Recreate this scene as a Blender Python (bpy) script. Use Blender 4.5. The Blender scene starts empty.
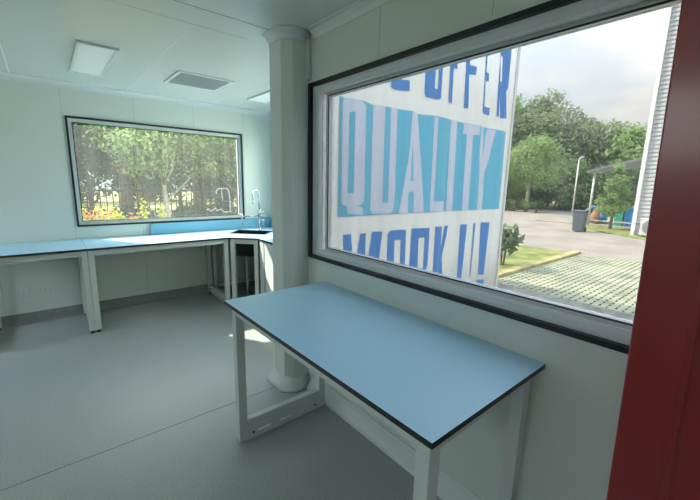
import bpy, bmesh, math, random
from mathutils import Vector, Matrix
import numpy as np
PI = math.pi
S = bpy.context.scene
COL = S.collection

# ------------------------------------------------------------------ camera
cam = bpy.data.cameras.new('camera')
cam.sensor_fit = 'HORIZONTAL'; cam.sensor_width = 36.0
cam.lens = 36.0 * 362.3 / 700.0
cam.clip_start = 0.02; cam.clip_end = 500
cam_o = bpy.data.objects.new('camera', cam); COL.objects.link(cam_o)
cam_o.matrix_world = Matrix(((0.76789, 0.10114, -0.63255, 0.0),
                             (-0.64021, 0.15509, -0.75239, 0.0),
                             (0.02200, 0.98271, 0.18384, 1.55),
                             (0, 0, 0, 1)))
S.camera = cam_o

# ------------------------------------------------------------------ light
S.view_settings.view_transform = 'Standard'
S.view_settings.look = 'None'
S.view_settings.gamma = 1.0
S.view_settings.use_curve_mapping = False
S.view_settings.exposure = 1.06
SKY = 6.6          # sky radiance scale
SUN = 11.5
GLASS_DIM = (0.205, 0.201, 0.190)   # large window transmittance, lowered to hold down outdoor brightness
w = bpy.data.worlds.new('sky'); S.world = w; w.use_nodes = True
nt = w.node_tree; nt.nodes.clear()
def N(t, **k):
    n = nt.nodes.new(t)
    for a, b in k.items(): setattr(n, a, b)
    return n
tc = N('ShaderNodeTexCoord'); sep = N('ShaderNodeSeparateXYZ')
nt.links.new(tc.outputs['Generated'], sep.inputs[0])
mx = N('ShaderNodeMath', operation='MAXIMUM'); mx.inputs[1].default_value = 0.06
nt.links.new(sep.outputs['Z'], mx.inputs[0])
ad = N('ShaderNodeMath', operation='ADD'); ad.inputs[1].default_value = 0.18
nt.links.new(mx.outputs[0], ad.inputs[0])
dv = N('ShaderNodeVectorMath', operation='DIVIDE')
cmb = N('ShaderNodeCombineXYZ')
for i in range(3): nt.links.new(ad.outputs[0], cmb.inputs[i])
nt.links.new(tc.outputs['Generated'], dv.inputs[0]); nt.links.new(cmb.outputs[0], dv.inputs[1])
noi = N('ShaderNodeTexNoise'); noi.inputs['Scale'].default_value = 1.15
noi.inputs['Detail'].default_value = 9; noi.inputs['Roughness'].default_value = 0.56
nt.links.new(dv.outputs[0], noi.inputs['Vector'])
cr = N('ShaderNodeValToRGB'); cr.color_ramp.elements[0].position = 0.40; cr.color_ramp.elements[1].position = 0.63
nt.links.new(noi.outputs['Fac'], cr.inputs[0])
noi2 = N('ShaderNodeTexNoise'); noi2.inputs['Scale'].default_value = 2.1
noi2.inputs['Detail'].default_value = 7
nt.links.new(dv.outputs[0], noi2.inputs['Vector'])
cl = N('ShaderNodeValToRGB')
cl.color_ramp.elements[0].position = 0.35; cl.color_ramp.elements[0].color = (0.74, 0.77, 0.81, 1)
cl.color_ramp.elements[1].position = 0.62; cl.color_ramp.elements[1].color = (1.0, 1.0, 0.99, 1)
nt.links.new(noi2.outputs['Fac'], cl.inputs[0])
gr = N('ShaderNodeValToRGB')
gr.color_ramp.elements[0].position = 0.0; gr.color_ramp.elements[0].color = (0.80, 0.86, 0.92, 1)
gr.color_ramp.elements[1].position = 0.6; gr.color_ramp.elements[1].color = (0.42, 0.59, 0.80, 1)
nt.links.new(sep.outputs['Z'], gr.inputs[0])
mix = N('ShaderNodeMixRGB')
nt.links.new(cr.outputs[0], mix.inputs[0]); nt.links.new(gr.outputs[0], mix.inputs[1]); nt.links.new(cl.outputs[0], mix.inputs[2])
lum = N('ShaderNodeMapRange'); lum.inputs[1].default_value = 0.0; lum.inputs[2].default_value = 0.8   # a clouded sky is about three times brighter overhead
lum.inputs[3].default_value = 0.145; lum.inputs[4].default_value = 1.0
nt.links.new(sep.outputs['Z'], lum.inputs[0])
mul = N('ShaderNodeVectorMath', operation='SCALE')
nt.links.new(mix.outputs[0], mul.inputs[0]); nt.links.new(lum.outputs[0], mul.inputs['Scale'])
bg = N('ShaderNodeBackground'); bg.inputs['Strength'].default_value = SKY
nt.links.new(mul.outputs[0], bg.inputs[0])
out = N('ShaderNodeOutputWorld'); nt.links.new(bg.outputs[0], out.inputs[0])

sun = bpy.data.lights.new('sun', 'SUN'); sun.energy = SUN; sun.angle = math.radians(0.6)
sun.color = (1.0, 0.93, 0.81)
sun_o = bpy.data.objects.new('sun', sun); COL.objects.link(sun_o)
sun_o.rotation_euler = Vector((0.383, -0.636, -0.669)).to_track_quat('-Z', 'Y').to_euler()
sun_o.location = (-4, 8, 9)

# ------------------------------------------------------------------ materials
MATS = {}
def mat(name, col, rough=0.5, metal=0.0, spec=0.5, noise=None, emit=None, bump=None, coat=0.0):
    """noise = (scale, amount): albedo speckle; bump = (scale, strength)"""
    m = bpy.data.materials.new(name); m.use_nodes = True
    t = m.node_tree; b = t.nodes['Principled BSDF']
    c = (col[0], col[1], col[2], 1)
    b.inputs['Base Color'].default_value = c
    b.inputs['Roughness'].default_value = rough
    b.inputs['Metallic'].default_value = metal
    b.inputs['Specular IOR Level'].default_value = spec
    if coat:
        b.inputs['Coat Weight'].default_value = coat; b.inputs['Coat Roughness'].default_value = 0.15
    tcn = t.nodes.new('ShaderNodeTexCoord')
    if noise:
        n = t.nodes.new('ShaderNodeTexNoise'); n.inputs['Scale'].default_value = noise[0]
        n.inputs['Detail'].default_value = 4
        t.links.new(tcn.outputs['Object'], n.inputs['Vector'])
        r = t.nodes.new('ShaderNodeValToRGB')
        a = noise[1]
        c2 = noise[2] if len(noise) > 2 else tuple(min(1, x * (1 + a)) for x in col)
        r.color_ramp.elements[0].position = 0.35; r.color_ramp.elements[1].position = 0.65
        r.color_ramp.elements[0].color = tuple(x * (1 - a) for x in col) + (1,)
        r.color_ramp.elements[1].color = tuple(c2) + (1,)
        t.links.new(n.outputs['Fac'], r.inputs[0]); t.links.new(r.outputs[0], b.inputs['Base Color'])
    if bump:
        n = t.nodes.new('ShaderNodeTexNoise'); n.inputs['Scale'].default_value = bump[0]; n.inputs['Detail'].default_value = 3
        t.links.new(tcn.outputs['Object'], n.inputs['Vector'])
        bp = t.nodes.new('ShaderNodeBump'); bp.inputs['Strength'].default_value = bump[1]; bp.inputs['Distance'].default_value = 0.01
        t.links.new(n.outputs['Fac'], bp.inputs['Height']); t.links.new(bp.outputs[0], b.inputs['Normal'])
    if emit:
        b.inputs['Emission Color'].default_value = tuple(emit[:3]) + (1,); b.inputs['Emission Strength'].default_value = emit[3]
    MATS[name] = m
    return m

def glass(name, tint, dust_haze=0.0, gloss=0.05):
    m = bpy.data.materials.new(name); m.use_nodes = True
    t = m.node_tree; t.nodes.clear()
    o = t.nodes.new('ShaderNodeOutputMaterial')
    tr = t.nodes.new('ShaderNodeBsdfTransparent'); tr.inputs[0].default_value = tuple(math.sqrt(x) for x in tint) + (1,)
    gl = t.nodes.new('ShaderNodeBsdfGlossy'); gl.inputs['Roughness'].default_value = 0.0
    fr = t.nodes.new('ShaderNodeLayerWeight'); fr.inputs['Blend'].default_value = 0.12
    mul = t.nodes.new('ShaderNodeMath'); mul.operation = 'MULTIPLY'; mul.inputs[1].default_value = gloss
    t.links.new(fr.outputs['Fresnel'], mul.inputs[0])
    mxs = t.nodes.new('ShaderNodeMixShader')
    t.links.new(mul.outputs[0], mxs.inputs[0]); t.links.new(tr.outputs[0], mxs.inputs[1]); t.links.new(gl.outputs[0], mxs.inputs[2])
    last = mxs
    if dust_haze:
        # dry dust film: vertical run marks and blotches; on the large window a painted haze veil
        tcn = t.nodes.new('ShaderNodeTexCoord'); mp = t.nodes.new('ShaderNodeMapping'); mp.inputs['Scale'].default_value = (9, 9, 0.7)
        t.links.new(tcn.outputs['Object'], mp.inputs[0])
        n = t.nodes.new('ShaderNodeTexNoise'); n.inputs['Scale'].default_value = 1.5; n.inputs['Detail'].default_value = 5
        t.links.new(mp.outputs[0], n.inputs['Vector'])
        r = t.nodes.new('ShaderNodeMapRange'); r.inputs[1].default_value = 0.3; r.inputs[2].default_value = 0.7
        r.inputs[3].default_value = dust_haze * 0.7; r.inputs[4].default_value = dust_haze * 1.25
        t.links.new(n.outputs['Fac'], r.inputs[0])
        tl = t.nodes.new('ShaderNodeBsdfTranslucent'); tl.inputs[0].default_value = (0.76, 0.8, 0.78, 1)
        ms = t.nodes.new('ShaderNodeMixShader')
        t.links.new(r.outputs[0], ms.inputs[0]); t.links.new(last.outputs[0], ms.inputs[1]); t.links.new(tl.outputs[0], ms.inputs[2])
        last = ms
    t.links.new(last.outputs[0], o.inputs[0])
    return m

def leaf_mat(name, a, b):
    m = bpy.data.materials.new(name); m.use_nodes = True
    t = m.node_tree; t.nodes.clear()
    o = t.nodes.new('ShaderNodeOutputMaterial')
    tcn = t.nodes.new('ShaderNodeTexCoord')
    n = t.nodes.new('ShaderNodeTexNoise'); n.inputs['Scale'].default_value = 2.2; n.inputs['Detail'].default_value = 5
    t.links.new(tcn.outputs['Object'], n.inputs['Vector'])
    r = t.nodes.new('ShaderNodeValToRGB')
    r.color_ramp.elements[0].position = 0.35; r.color_ramp.elements[0].color = tuple(a) + (1,)
    r.color_ramp.elements[1].position = 0.65; r.color_ramp.elements[1].color = tuple(b) + (1,)
    t.links.new(n.outputs['Fac'], r.inputs[0])
    d = t.nodes.new('ShaderNodeBsdfDiffuse'); tl = t.nodes.new('ShaderNodeBsdfTranslucent')
    t.links.new(r.outputs[0], d.inputs[0]); t.links.new(r.outputs[0], tl.inputs[0])
    ms = t.nodes.new('ShaderNodeMixShader'); ms.inputs[0].default_value = 0.45
    t.links.new(d.outputs[0], ms.inputs[1]); t.links.new(tl.outputs[0], ms.inputs[2])
    t.links.new(ms.outputs[0], o.inputs[0])
    return m

M_WALL = mat('mint_wall_panel', (0.70, 0.77, 0.715), 0.42, noise=(0.8, 0.015))
M_CEIL = mat('glossy_ceiling_panel', (0.70, 0.77, 0.715), 0.22, noise=(0.7, 0.01))
M_COVE = mat('white_cove', (0.74, 0.80, 0.78), 0.35)
M_FLOOR = mat('speckled_grey_vinyl', (0.40, 0.425, 0.42), 0.38, noise=(160, 0.22), bump=(90, 0.04))
M_SKIRT = mat('grey_vinyl_skirting', (0.26, 0.275, 0.27), 0.5, noise=(160, 0.2))
M_SEAM = mat('dark_joint', (0.12, 0.14, 0.14), 0.7)
M_SEAMW = mat('pale_joint', (0.40, 0.46, 0.44), 0.6)
M_TOP = mat('pale_blue_laminate', (0.45, 0.72, 0.94), 0.28, spec=0.5)
M_BLACK = mat('black_core', (0.012, 0.014, 0.016), 0.45)
M_STEEL = mat('white_powder_steel', (0.66, 0.705, 0.69), 0.4)
M_ALU = mat('window_aluminium', (0.74, 0.79, 0.81), 0.36, 0.1)
M_GASK = mat('black_gasket', (0.008, 0.012, 0.013), 0.5)
M_CHROME = mat('chrome', (0.50, 0.51, 0.52), 0.16, 1.0)
M_SINK = mat('black_sink', (0.015, 0.018, 0.02), 0.35)
M_SPLASH = mat('blue_splash_board', (0.22, 0.50, 0.66), 0.35)
M_PLASTIC = mat('white_plastic', (0.70, 0.76, 0.73), 0.35)
M_RED = mat('red_gloss_paint', (0.30, 0.010, 0.014), 0.30, spec=0.6, noise=(1.5, 0.08), coat=0.7)
M_LAMP = mat('lamp_diffuser', (0.75, 0.82, 0.78), 0.5, emit=(0.85, 1.0, 0.94, 0.05))
M_VENT = mat('vent_grille', (0.42, 0.46, 0.45), 0.5)
M_GLASS = glass('dimmed_hazed_glass', GLASS_DIM, 0.02, 0.6)  # dimmed against the bright outdoors; its scatter film paints a haze veil
M_GLASSD = glass('dusty_dimmed_glass', (0.45, 0.47, 0.45), 0.03, 0.5)  # real dust film; transmittance lowered to dim the outdoor view
M_CLEAR = glass('clear_glass', (0.85, 0.88, 0.86), 0.0, 0.5)
M_MARK = glass('pale_glass_mark', (0.9, 0.9, 0.9), 0.16, 0.0)
M_BAN = mat('white_banner_vinyl', (0.88, 0.88, 0.83), 0.55)
M_CYAN = mat('cyan_print', (0.11, 0.47, 0.67), 0.5)
M_LILAC = mat('pale_lilac_print', (0.60, 0.65, 0.78), 0.5)
M_BLUE = mat('royal_blue_print', (0.045, 0.215, 0.58), 0.5)
M_CLAD = mat('ribbed_pale_cladding', (0.55, 0.56, 0.57), 0.45, 0.1)
M_WHITE = mat('white_paint', (0.72, 0.73, 0.72), 0.5)
M_CONC = mat('pale_concrete', (0.31, 0.275, 0.235), 0.9, noise=(1.2, 0.14))
M_CONC2 = mat('weathered_concrete', (0.19, 0.19, 0.16), 0.9, noise=(5, 0.35))
M_PAVE = mat('mossy_paver', (0.33, 0.34, 0.24), 0.95, noise=(2.5, 0.25))
M_KERB = mat('yellowed_kerb', (0.42, 0.36, 0.16), 0.9, noise=(6, 0.3))
M_SOIL = mat('soil', (0.11, 0.10, 0.07), 0.95, noise=(3, 0.3))
M_LAWN = mat('lawn', (0.16, 0.21, 0.05), 0.9, noise=(4, 0.25, (0.30, 0.32, 0.09)), bump=(60, 0.5))
M_BACKG = mat('grass_sun_patches_and_soil', (0.10, 0.10, 0.05), 0.95, noise=(0.35, 0.4, (0.42, 0.38, 0.10)))  # yellow patches paint sunlit grass into the dark ground colour
M_MOSS = mat('moss_between_pavers', (0.05, 0.065, 0.04), 0.95, noise=(8, 0.35))
M_BARK = mat('bark', (0.20, 0.17, 0.12), 0.9, noise=(14, 0.35))
M_BARKP = mat('pale_bark', (0.42, 0.37, 0.28), 0.9, noise=(14, 0.3))
M_IRON = mat('black_iron', (0.02, 0.022, 0.024), 0.5)
M_BIN = mat('charcoal_plastic', (0.10, 0.12, 0.15), 0.5)
M_GREEN = mat('green_plastic', (0.03, 0.32, 0.20), 0.5)
M_BLUEP = mat('blue_plastic', (0.02, 0.24, 0.60), 0.5)
M_BLUEM = mat('blue_pump_paint', (0.06, 0.20, 0.38), 0.45)
M_POT = mat('terracotta', (0.36, 0.20, 0.12), 0.8)
M_ROOF = mat('grey_roof_sheet', (0.30, 0.31, 0.32), 0.6)
M_POLE = mat('galvanised_pole', (0.60, 0.60, 0.58), 0.5, 0.2)
M_AC = mat('ac_casing', (0.62, 0.62, 0.60), 0.5)
M_ACD = mat('ac_grille', (0.22, 0.26, 0.30), 0.5)
L_DK = leaf_mat('leaf_dark', (0.07, 0.12, 0.05), (0.17, 0.25, 0.10))
L_MID = leaf_mat('leaf_mid', (0.12, 0.19, 0.06), (0.28, 0.38, 0.11))
L_LT = leaf_mat('leaf_light', (0.18, 0.28, 0.08), (0.42, 0.52, 0.15))
L_OL = leaf_mat('leaf_olive', (0.16, 0.19, 0.10), (0.33, 0.36, 0.19))
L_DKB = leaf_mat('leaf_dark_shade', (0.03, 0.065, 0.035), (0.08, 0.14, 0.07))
L_MDB = leaf_mat('leaf_fresh', (0.12, 0.21, 0.08), (0.40, 0.50, 0.18))
L_FA = leaf_mat('leaf_far_mid', (0.20, 0.30, 0.13), (0.42, 0.57, 0.24))  # the far leaf greens are lightened to paint in haze
L_FB = leaf_mat('leaf_far_olive', (0.22, 0.28, 0.17), (0.44, 0.50, 0.29))
L_FC = leaf_mat('leaf_far_dark', (0.13, 0.20, 0.10), (0.30, 0.40, 0.20))
L_FD = leaf_mat('leaf_far_light', (0.27, 0.36, 0.13), (0.52, 0.60, 0.24))
L_RED = leaf_mat('leaf_red', (0.60, 0.10, 0.05), (0.75, 0.30, 0.12))
L_YEL = leaf_mat('leaf_yellow_green', (0.40, 0.45, 0.04), (0.62, 0.62, 0.06))

# ------------------------------------------------------------------ helpers
class MB:
    """collects shapes, then links them as ONE mesh object"""
    def __init__(s): s.bm = bmesh.new(); s.mats = []
    def mi(s, m):
        if m is None: return 0
        if m not in s.mats: s.mats.append(m)
        return s.mats.index(m)
    def box(s, x0, x1, y0, y1, z0, z1, m=None, bev=0.0, M=None, top=None):
        v = [s.bm.verts.new((x, y, z)) for z in (z0, z1) for y in (y0, y1) for x in (x0, x1)]
        F = [(0,2,3,1), (4,5,7,6), (0,1,5,4), (2,6,7,3), (0,4,6,2), (1,3,7,5)]
        fs = [s.bm.faces.new([v[i] for i in f]) for f in F]
        k = s.mi(m)
        for f in fs: f.material_index = k
        if top is not None: fs[1].material_index = s.mi(top)
        if M is not None: bmesh.ops.transform(s.bm, matrix=M, verts=v)
        if bev > 0:
            es = list({e for f in fs for e in f.edges})
            bmesh.ops.bevel(s.bm, geom=es, offset=bev, segments=2, affect='EDGES', profile=0.5)
        return s
    def tube(s, pts, r, n=10, m=None, cap=True):
        pts = [Vector(p) for p in pts]
        rs = r if isinstance(r, (list, tuple)) else [r] * len(pts)
        k = s.mi(m); rings = []; up = None
        for i, p in enumerate(pts):
            d = (pts[min(i+1, len(pts)-1)] - pts[max(i-1, 0)]).normalized()
            if up is None:
                up = Vector((0, 0, 1)) if abs(d.z) < 0.9 else Vector((1, 0, 0))
            a = d.cross(up)
            if a.length < 1e-4: a = d.cross(Vector((0, 1, 0)))
            a.normalize(); b = a.cross(d).normalized(); up = b
            rings.append([s.bm.verts.new(p + rs[i] * (math.cos(2*PI*j/n) * a + math.sin(2*PI*j/n) * b)) for j in range(n)])
        for i in range(len(rings) - 1):
            for j in range(n):
                f = s.bm.faces.new((rings[i][j], rings[i][(j+1) % n], rings[i+1][(j+1) % n], rings[i+1][j])); f.material_index = k; f.smooth = True
        if cap:
            f = s.bm.faces.new(rings[0][::-1]); f.material_index = k
            f = s.bm.faces.new(rings[-1]); f.material_index = k
        return s
    def prism(s, poly, axis, a0, a1, m=None, top=None, smooth=False):
        """polygon extruded along an axis: 'z' -> (x,y), 'y' -> (x,z), 'x' -> (y,z)"""
        def P(q, t):
            return {'z': (q[0], q[1], t), 'y': (q[0], t, q[1]), 'x': (t, q[0], q[1])}[axis]
        k = s.mi(m)
        A = [s.bm.verts.new(P(q, a0)) for q in poly]; B = [s.bm.verts.new(P(q, a1)) for q in poly]
        n = len(poly); fs = [s.bm.faces.new(A[::-1]), s.bm.faces.new(B)]
        for i in range(n):
            f = s.bm.faces.new((A[i], A[(i+1) % n], B[(i+1) % n], B[i])); f.smooth = smooth; fs.append(f)
        for f in fs: f.material_index = k
        if top is not None: fs[1].material_index = s.mi(top)
        return s
    def lathe(s, prof, c=(0, 0), n=20, m=None):
        k = s.mi(m); rings = []
        for (r, z) in prof:
            rings.append([s.bm.verts.new((c[0] + r*math.cos(2*PI*j/n), c[1] + r*math.sin(2*PI*j/n), z)) for j in range(n)])
        for i in range(len(rings)-1):
            for j in range(n):
                f = s.bm.faces.new((rings[i][j], rings[i][(j+1) % n], rings[i+1][(j+1) % n], rings[i+1][j])); f.material_index = k; f.smooth = True
        s.bm.faces.new(rings[0][::-1]).material_index = k; s.bm.faces.new(rings[-1]).material_index = k
        return s
    def holed(s, outer, hole, z0, z1, side, top):
        """horizontal slab with one hole; both polygons run the same way round"""
        kt, ks = s.mi(top), s.mi(side)
        for z in (z0, z1):
            vo = [s.bm.verts.new((p[0], p[1], z)) for p in outer]; vh = [s.bm.verts.new((p[0], p[1], z)) for p in hole]
            es = [s.bm.edges.new((r[i], r[(i+1) % len(r)])) for r in (vo, vh) for i in range(len(r))]
            g = bmesh.ops.triangle_fill(s.bm, edges=es, use_beauty=True, use_dissolve=False)
            for f in g['geom']:
                if isinstance(f, bmesh.types.BMFace): f.material_index = kt if z == z1 else ks
            if z == z0: lo = (vo, vh)
            else:
                for a, b in zip(lo, (vo, vh)):
                    for i in range(len(a)):
                        f = s.bm.faces.new((a[i], a[(i+1) % len(a)], b[(i+1) % len(a)], b[i])); f.material_index = ks
        return s
    def build(s, name, m=None, parent=None, recalc=True):
        if recalc: bmesh.ops.recalc_face_normals(s.bm, faces=s.bm.faces)
        me = bpy.data.meshes.new(name)
        for x in (s.mats if s.mats else [m]): me.materials.append(x)
        s.bm.to_mesh(me); s.bm.free()
        o = bpy.data.objects.new(name, me); COL.objects.link(o)
        if parent is not None:
            o.parent = parent
            o.matrix_parent_inverse = Matrix.Translation(parent.location).inverted() if parent.type == 'EMPTY' else Matrix()
        return o
def tag(o, label=None, cat=None, group=None, kind=None):
    if label: o['label'] = label
    if cat: o['category'] = cat
    if group: o['group'] = group
    if kind: o['kind'] = kind
    return o
def empty(name, loc=(0, 0, 0)):
    o = bpy.data.objects.new(name, None); o.location = loc; o.empty_display_size = 0.1; COL.objects.link(o)
    return o
def struct(o): o['kind'] = 'structure'; return o
def box(*a, **k): return MB().box(*a, **k)
def dup(root, loc, label):
    r = root.copy(); COL.objects.link(r); r.location = loc; r['label'] = label
    for ch in list(root.children):
        c = ch.copy(); COL.objects.link(c); c.parent = r
        for g in list(ch.children):
            d = g.copy(); COL.objects.link(d); d.parent = c
    return r

# ------------------------------------------------------------------ the room shell
XW, YB, ZC, G = 1.43, 4.97, 2.50, -0.15
XL, YF, XR, YJ = -1.75, -0.95, 2.60, 2.42      # left wall, front wall, far right wall, jog wall
WY0, WY1, WZ0, WZ1 = -0.75, 2.15, 1.02, 2.18   # side window opening
BX0, BX1, BZ0, BZ1 = 0.25, 2.175, 1.005, 2.165 # back window opening

MB().prism([(XL-0.1, YF-0.1), (XW+0.1, YF-0.1), (XW+0.1, 2.30), (XR+0.1, 2.30), (XR+0.1, YB+0.1), (XL-0.1, YB+0.1)], 'z', -0.12, 0.0).build('floor', M_FLOOR)
struct(bpy.data.objects['floor'])
MB().prism([(XL-0.1, YF-0.1), (XW+0.1, YF-0.1), (XW+0.1, 2.30), (XR+0.1, 2.30), (XR+0.1, YB+0.1), (XL-0.1, YB+0.1)], 'z', ZC, ZC+0.1).build('ceiling', M_CEIL)
struct(bpy.data.objects['ceiling'])
m = MB(); m.box(XW, XW+0.1, YF-0.1, WY0, G, ZC); m.box(XW, XW+0.1, WY1, 2.30, G, ZC)
m.box(XW, XW+0.1, WY0, WY1, G, WZ0); m.box(XW, XW+0.1, WY0, WY1, WZ1, ZC)
struct(m.build('wall_right', M_WALL))
m = MB(); m.box(XL-0.1, BX0, YB, YB+0.1, G, ZC); m.box(BX1, XR+0.1, YB, YB+0.1, G, ZC)
m.box(BX0, BX1, YB, YB+0.1, G, BZ0); m.box(BX0, BX1, YB, YB+0.1, BZ1, ZC)
struct(m.build('wall_back', M_WALL))
LY0, LY1, LZ0, LZ1 = -0.60, 1.00, 1.72, 2.34          # unseen high window added in the left wall for light
KY0, KY1, KZ0, KZ1 = 3.75, 4.85, 1.00, 2.20           # another added one, lights the bench end
m = MB(); m.box(XL-0.1, XL, YF-0.1, LY0, G, ZC); m.box(XL-0.1, XL, LY1, KY0, G, ZC); m.box(XL-0.1, XL, KY1, YB, G, ZC)
m.box(XL-0.1, XL, LY0, LY1, G, LZ0); m.box(XL-0.1, XL, LY0, LY1, LZ1, ZC)
m.box(XL-0.1, XL, KY0, KY1, G, KZ0); m.box(XL-0.1, XL, KY0, KY1, KZ1, ZC)
struct(m.build('wall_left', M_WALL))
# unseen closed passage, added to keep daylight out of the doorway
m = MB(); m.box(0.05, 1.53, -2.40, -2.30, G, ZC); m.box(0.05, 0.15, -2.30, YF-0.1, G, ZC); m.box(1.43, 1.53, -2.30, YF-0.1, G, ZC)
m.box(0.15, 1.43, -2.30, YF-0.1, ZC-0.1, ZC); m.box(0.15, 1.43, -2.30, YF-0.1, G, 0.0)
struct(m.build('wall_added_passage', M_WALL))
SY0, SY1, SZ0, SZ1 = 2.62, 4.72, 1.02, 2.24      # unseen window added in the side wall to light the back
m = MB(); m.box(XR, XR+0.1, 2.42, SY0, G, ZC); m.box(XR, XR+0.1, SY1, YB, G, ZC)
m.box(XR, XR+0.1, SY0, SY1, G, SZ0); m.box(XR, XR+0.1, SY0, SY1, SZ1, ZC)
struct(m.build('wall_side', M_WALL))
struct(box(XW, 4.40, 2.30, YJ, G, 3.45).build('wall_jog', M_WALL))
# front wall behind the camera with its wide open doorway
m = MB(); m.box(XL, 0.35, YF-0.1, YF, G, ZC); m.box(1.06, XW, YF-0.1, YF, G, ZC); m.box(0.35, 1.06, YF-0.1, YF, 2.15, ZC)
struct(m.build('wall_front', M_WALL))

# covings and skirtings
def cove(name, p0, p1, inward, prof, material):
    """extrude a profile (out from wall, z) between two plan points"""
    bmv = MB(); a = Vector((p0[0], p0[1], 0)); b = Vector((p1[0], p1[1], 0)); n = Vector((inward[0], inward[1], 0))
    A = [bmv.bm.verts.new(a + n*q[0] + Vector((0, 0, q[1]))) for q in prof]
    B = [bmv.bm.verts.new(b + n*q[0] + Vector((0, 0, q[1]))) for q in prof]
    k = len(prof); bmv.bm.faces.new(A[::-1]); bmv.bm.faces.new(B)
    for i in range(k): bmv.bm.faces.new((A[i], A[(i+1) % k], B[(i+1) % k], B[i]))
    return struct(bmv.build(name, material))
TOPC = [(0, ZC-0.055), (0.006, ZC-0.055), (0.014, ZC-0.03), (0.032, ZC-0.012), (0.055, ZC-0.006), (0.055, ZC), (0, ZC)]
BOTC = [(0, 0), (0.055, 0), (0.05, 0.02), (0.03, 0.045), (0.014, 0.075), (0.006, 0.105), (0, 0.105)]
SKI = [(0, 0), (0.03, 0), (0.012, 0.02), (0.008, 0.115), (0, 0.118)]
cove('trim_1', (XL, YB), (XR, YB), (0, -1), TOPC, M_COVE)
cove('trim_2', (XW, YF), (XW, 2.11), (-1, 0), TOPC, M_COVE)
cove('trim_3', (XR, YJ), (XR, YB), (-1, 0), TOPC, M_COVE)
cove('trim_4', (XL, YF), (XL, YB), (1, 0), TOPC, M_COVE)
cove('baseboard_right', (XW, YF), (XW, 2.11), (-1, 0), BOTC, M_COVE)
cove('baseboard_back', (XL, YB), (XR, YB), (0, -1), SKI, M_SKIRT)
cove('baseboard_left', (XL, YF), (XL, YB), (1, 0), SKI, M_SKIRT)
cove('baseboard_side', (XR, YJ), (XR, YB), (-1, 0), SKI, M_SKIRT)
# joints between wall panels, ceiling panels and floor sheets
k = 5
def joint(x0, x1, y0, y1, z0, z1, material=M_SEAMW):
    global k
    struct(box(x0, x1, y0, y1, z0, z1).build('trim_%d' % k, material)); k += 1
for x in (-1.09, -0.43, 0.2265, 0.884, 1.544, 2.20):
    if BX0 < x < BX1:
        joint(x-0.0015, x+0.0015, YB-0.001, YB, 0.118, BZ0-0.03); joint(x-0.0015, x+0.0015, YB-0.001, YB, BZ1+0.03, ZC-0.055)
    else: joint(x-0.0015, x+0.0015, YB-0.001, YB, 0.118, ZC-0.055)
for y in (0.86, 1.50):
    joint(XW-0.001, XW, y-0.0015, y+0.0015, WZ1+0.03, ZC-0.055)
joint(XL, XW, 2.298, 2.302, ZC-0.001, ZC, M_SEAM)
joint(XL, 1.18, 2.548, 2.551, ZC-0.001, ZC)
for x in (-1.10, -0.139, 0.82): joint(x-0.003, x+0.003, 2.56, YB-0.055, ZC-0.001, ZC, M_COVE)
joint(1.775, 1.779, 2.56, YB-0.055, ZC-0.001, ZC, M_COVE)
joint(XL, XW-0.06, 2.285, 2.289, 0.0, 0.0008, M_SEAM)

# corner column with its rounded corner, crown and flared foot
def rr(x0, x1, y0, y1, r, n=1):
    """plan outline with the near-left and far-left corners rounded"""
    pts = [(x1, y0)]
    for i in range(n+1):
        a = -PI/2 - PI/2*i/n; pts.append((x0+r + r*math.cos(a), y0+r + r*math.sin(a)))
    pts += [(x0, y1)]
    pts.append((x1, y1)); return pts
col = MB(); col.prism(rr(1.25, XW+0.02, 2.165, 2.37, 0.055), 'z', 0, ZC, smooth=False)
c_o = struct(col.build('trim_column', M_WALL)); c_o.name = 'trim_20'
def flare(name, rows):
    b = MB(); rings = []
    for off, z in rows:
        rings.append([b.bm.verts.new((x, y, z)) for x, y in rr(1.25-off, XW, 2.165-off, 2.37+off, 0.055+off*0.6)])
    n = len(rings[0])
    for i in range(len(rings)-1):
        for j in range(n):
            f = b.bm.faces.new((rings[i][j], rings[i][(j+1) % n], rings[i+1][(j+1) % n], rings[i+1][j])); f.smooth = True
    b.bm.faces.new(rings[0][::-1]); b.bm.faces.new(rings[-1])
    return struct(b.build(name, M_COVE))
flare('trim_21', [(0.046, 0), (0.042, 0.022), (0.024, 0.055), (0.011, 0.085), (0.004, 0.105)])
flare('trim_22', [(0.004, ZC-0.06), (0.012, ZC-0.04), (0.022, ZC-0.018), (0.036, ZC-0.006), (0.036, ZC)])
# upright rounded cove where the column meets the window wall
struct(MB().tube([(XW-0.012, 2.158, WZ1+0.03), (XW-0.012, 2.158, ZC-0.05)], 0.02, 10).build('trim_23', M_COVE))

# ------------------------------------------------------------------ windows
def ring(name, axis, a0, a1, u0, u1, z0, z1, wd, material, parent, wb=None):
    """rectangular ring in the plane of the wall; wd its width"""
    wb = wd if wb is None else wb
    b = MB()
    for (p, q, r, s_) in ((u0, u0+wd, z0, z1), (u1-wd, u1, z0, z1), (u0+wd, u1-wd, z0, z0+wb), (u0+wd, u1-wd, z1-wd, z1)):
        if axis == 'x': b.box(a0, a1, p, q, r, s_)
        else: b.box(p, q, a0, a1, r, s_)
    return b.build(name, material, parent)
w1 = struct(empty('window_1', (XW, (WY0+WY1)/2, WZ0)))
ring('gasket', 'x', XW-0.014, XW+0.012, WY0-0.005, WY1+0.005, WZ0-0.005, WZ1+0.005, 0.022, M_GASK, w1)
ring('window_frame', 'x', XW+0.012, XW+0.10, WY0+0.002, WY1-0.002, WZ0+0.002, WZ1-0.002, 0.05, M_ALU, w1, 0.045)
ring('track', 'x', XW+0.02, XW+0.035, WY0+0.05, WY1-0.05, WZ0+0.045, WZ1-0.05, 0.018, M_ALU, w1)
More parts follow.
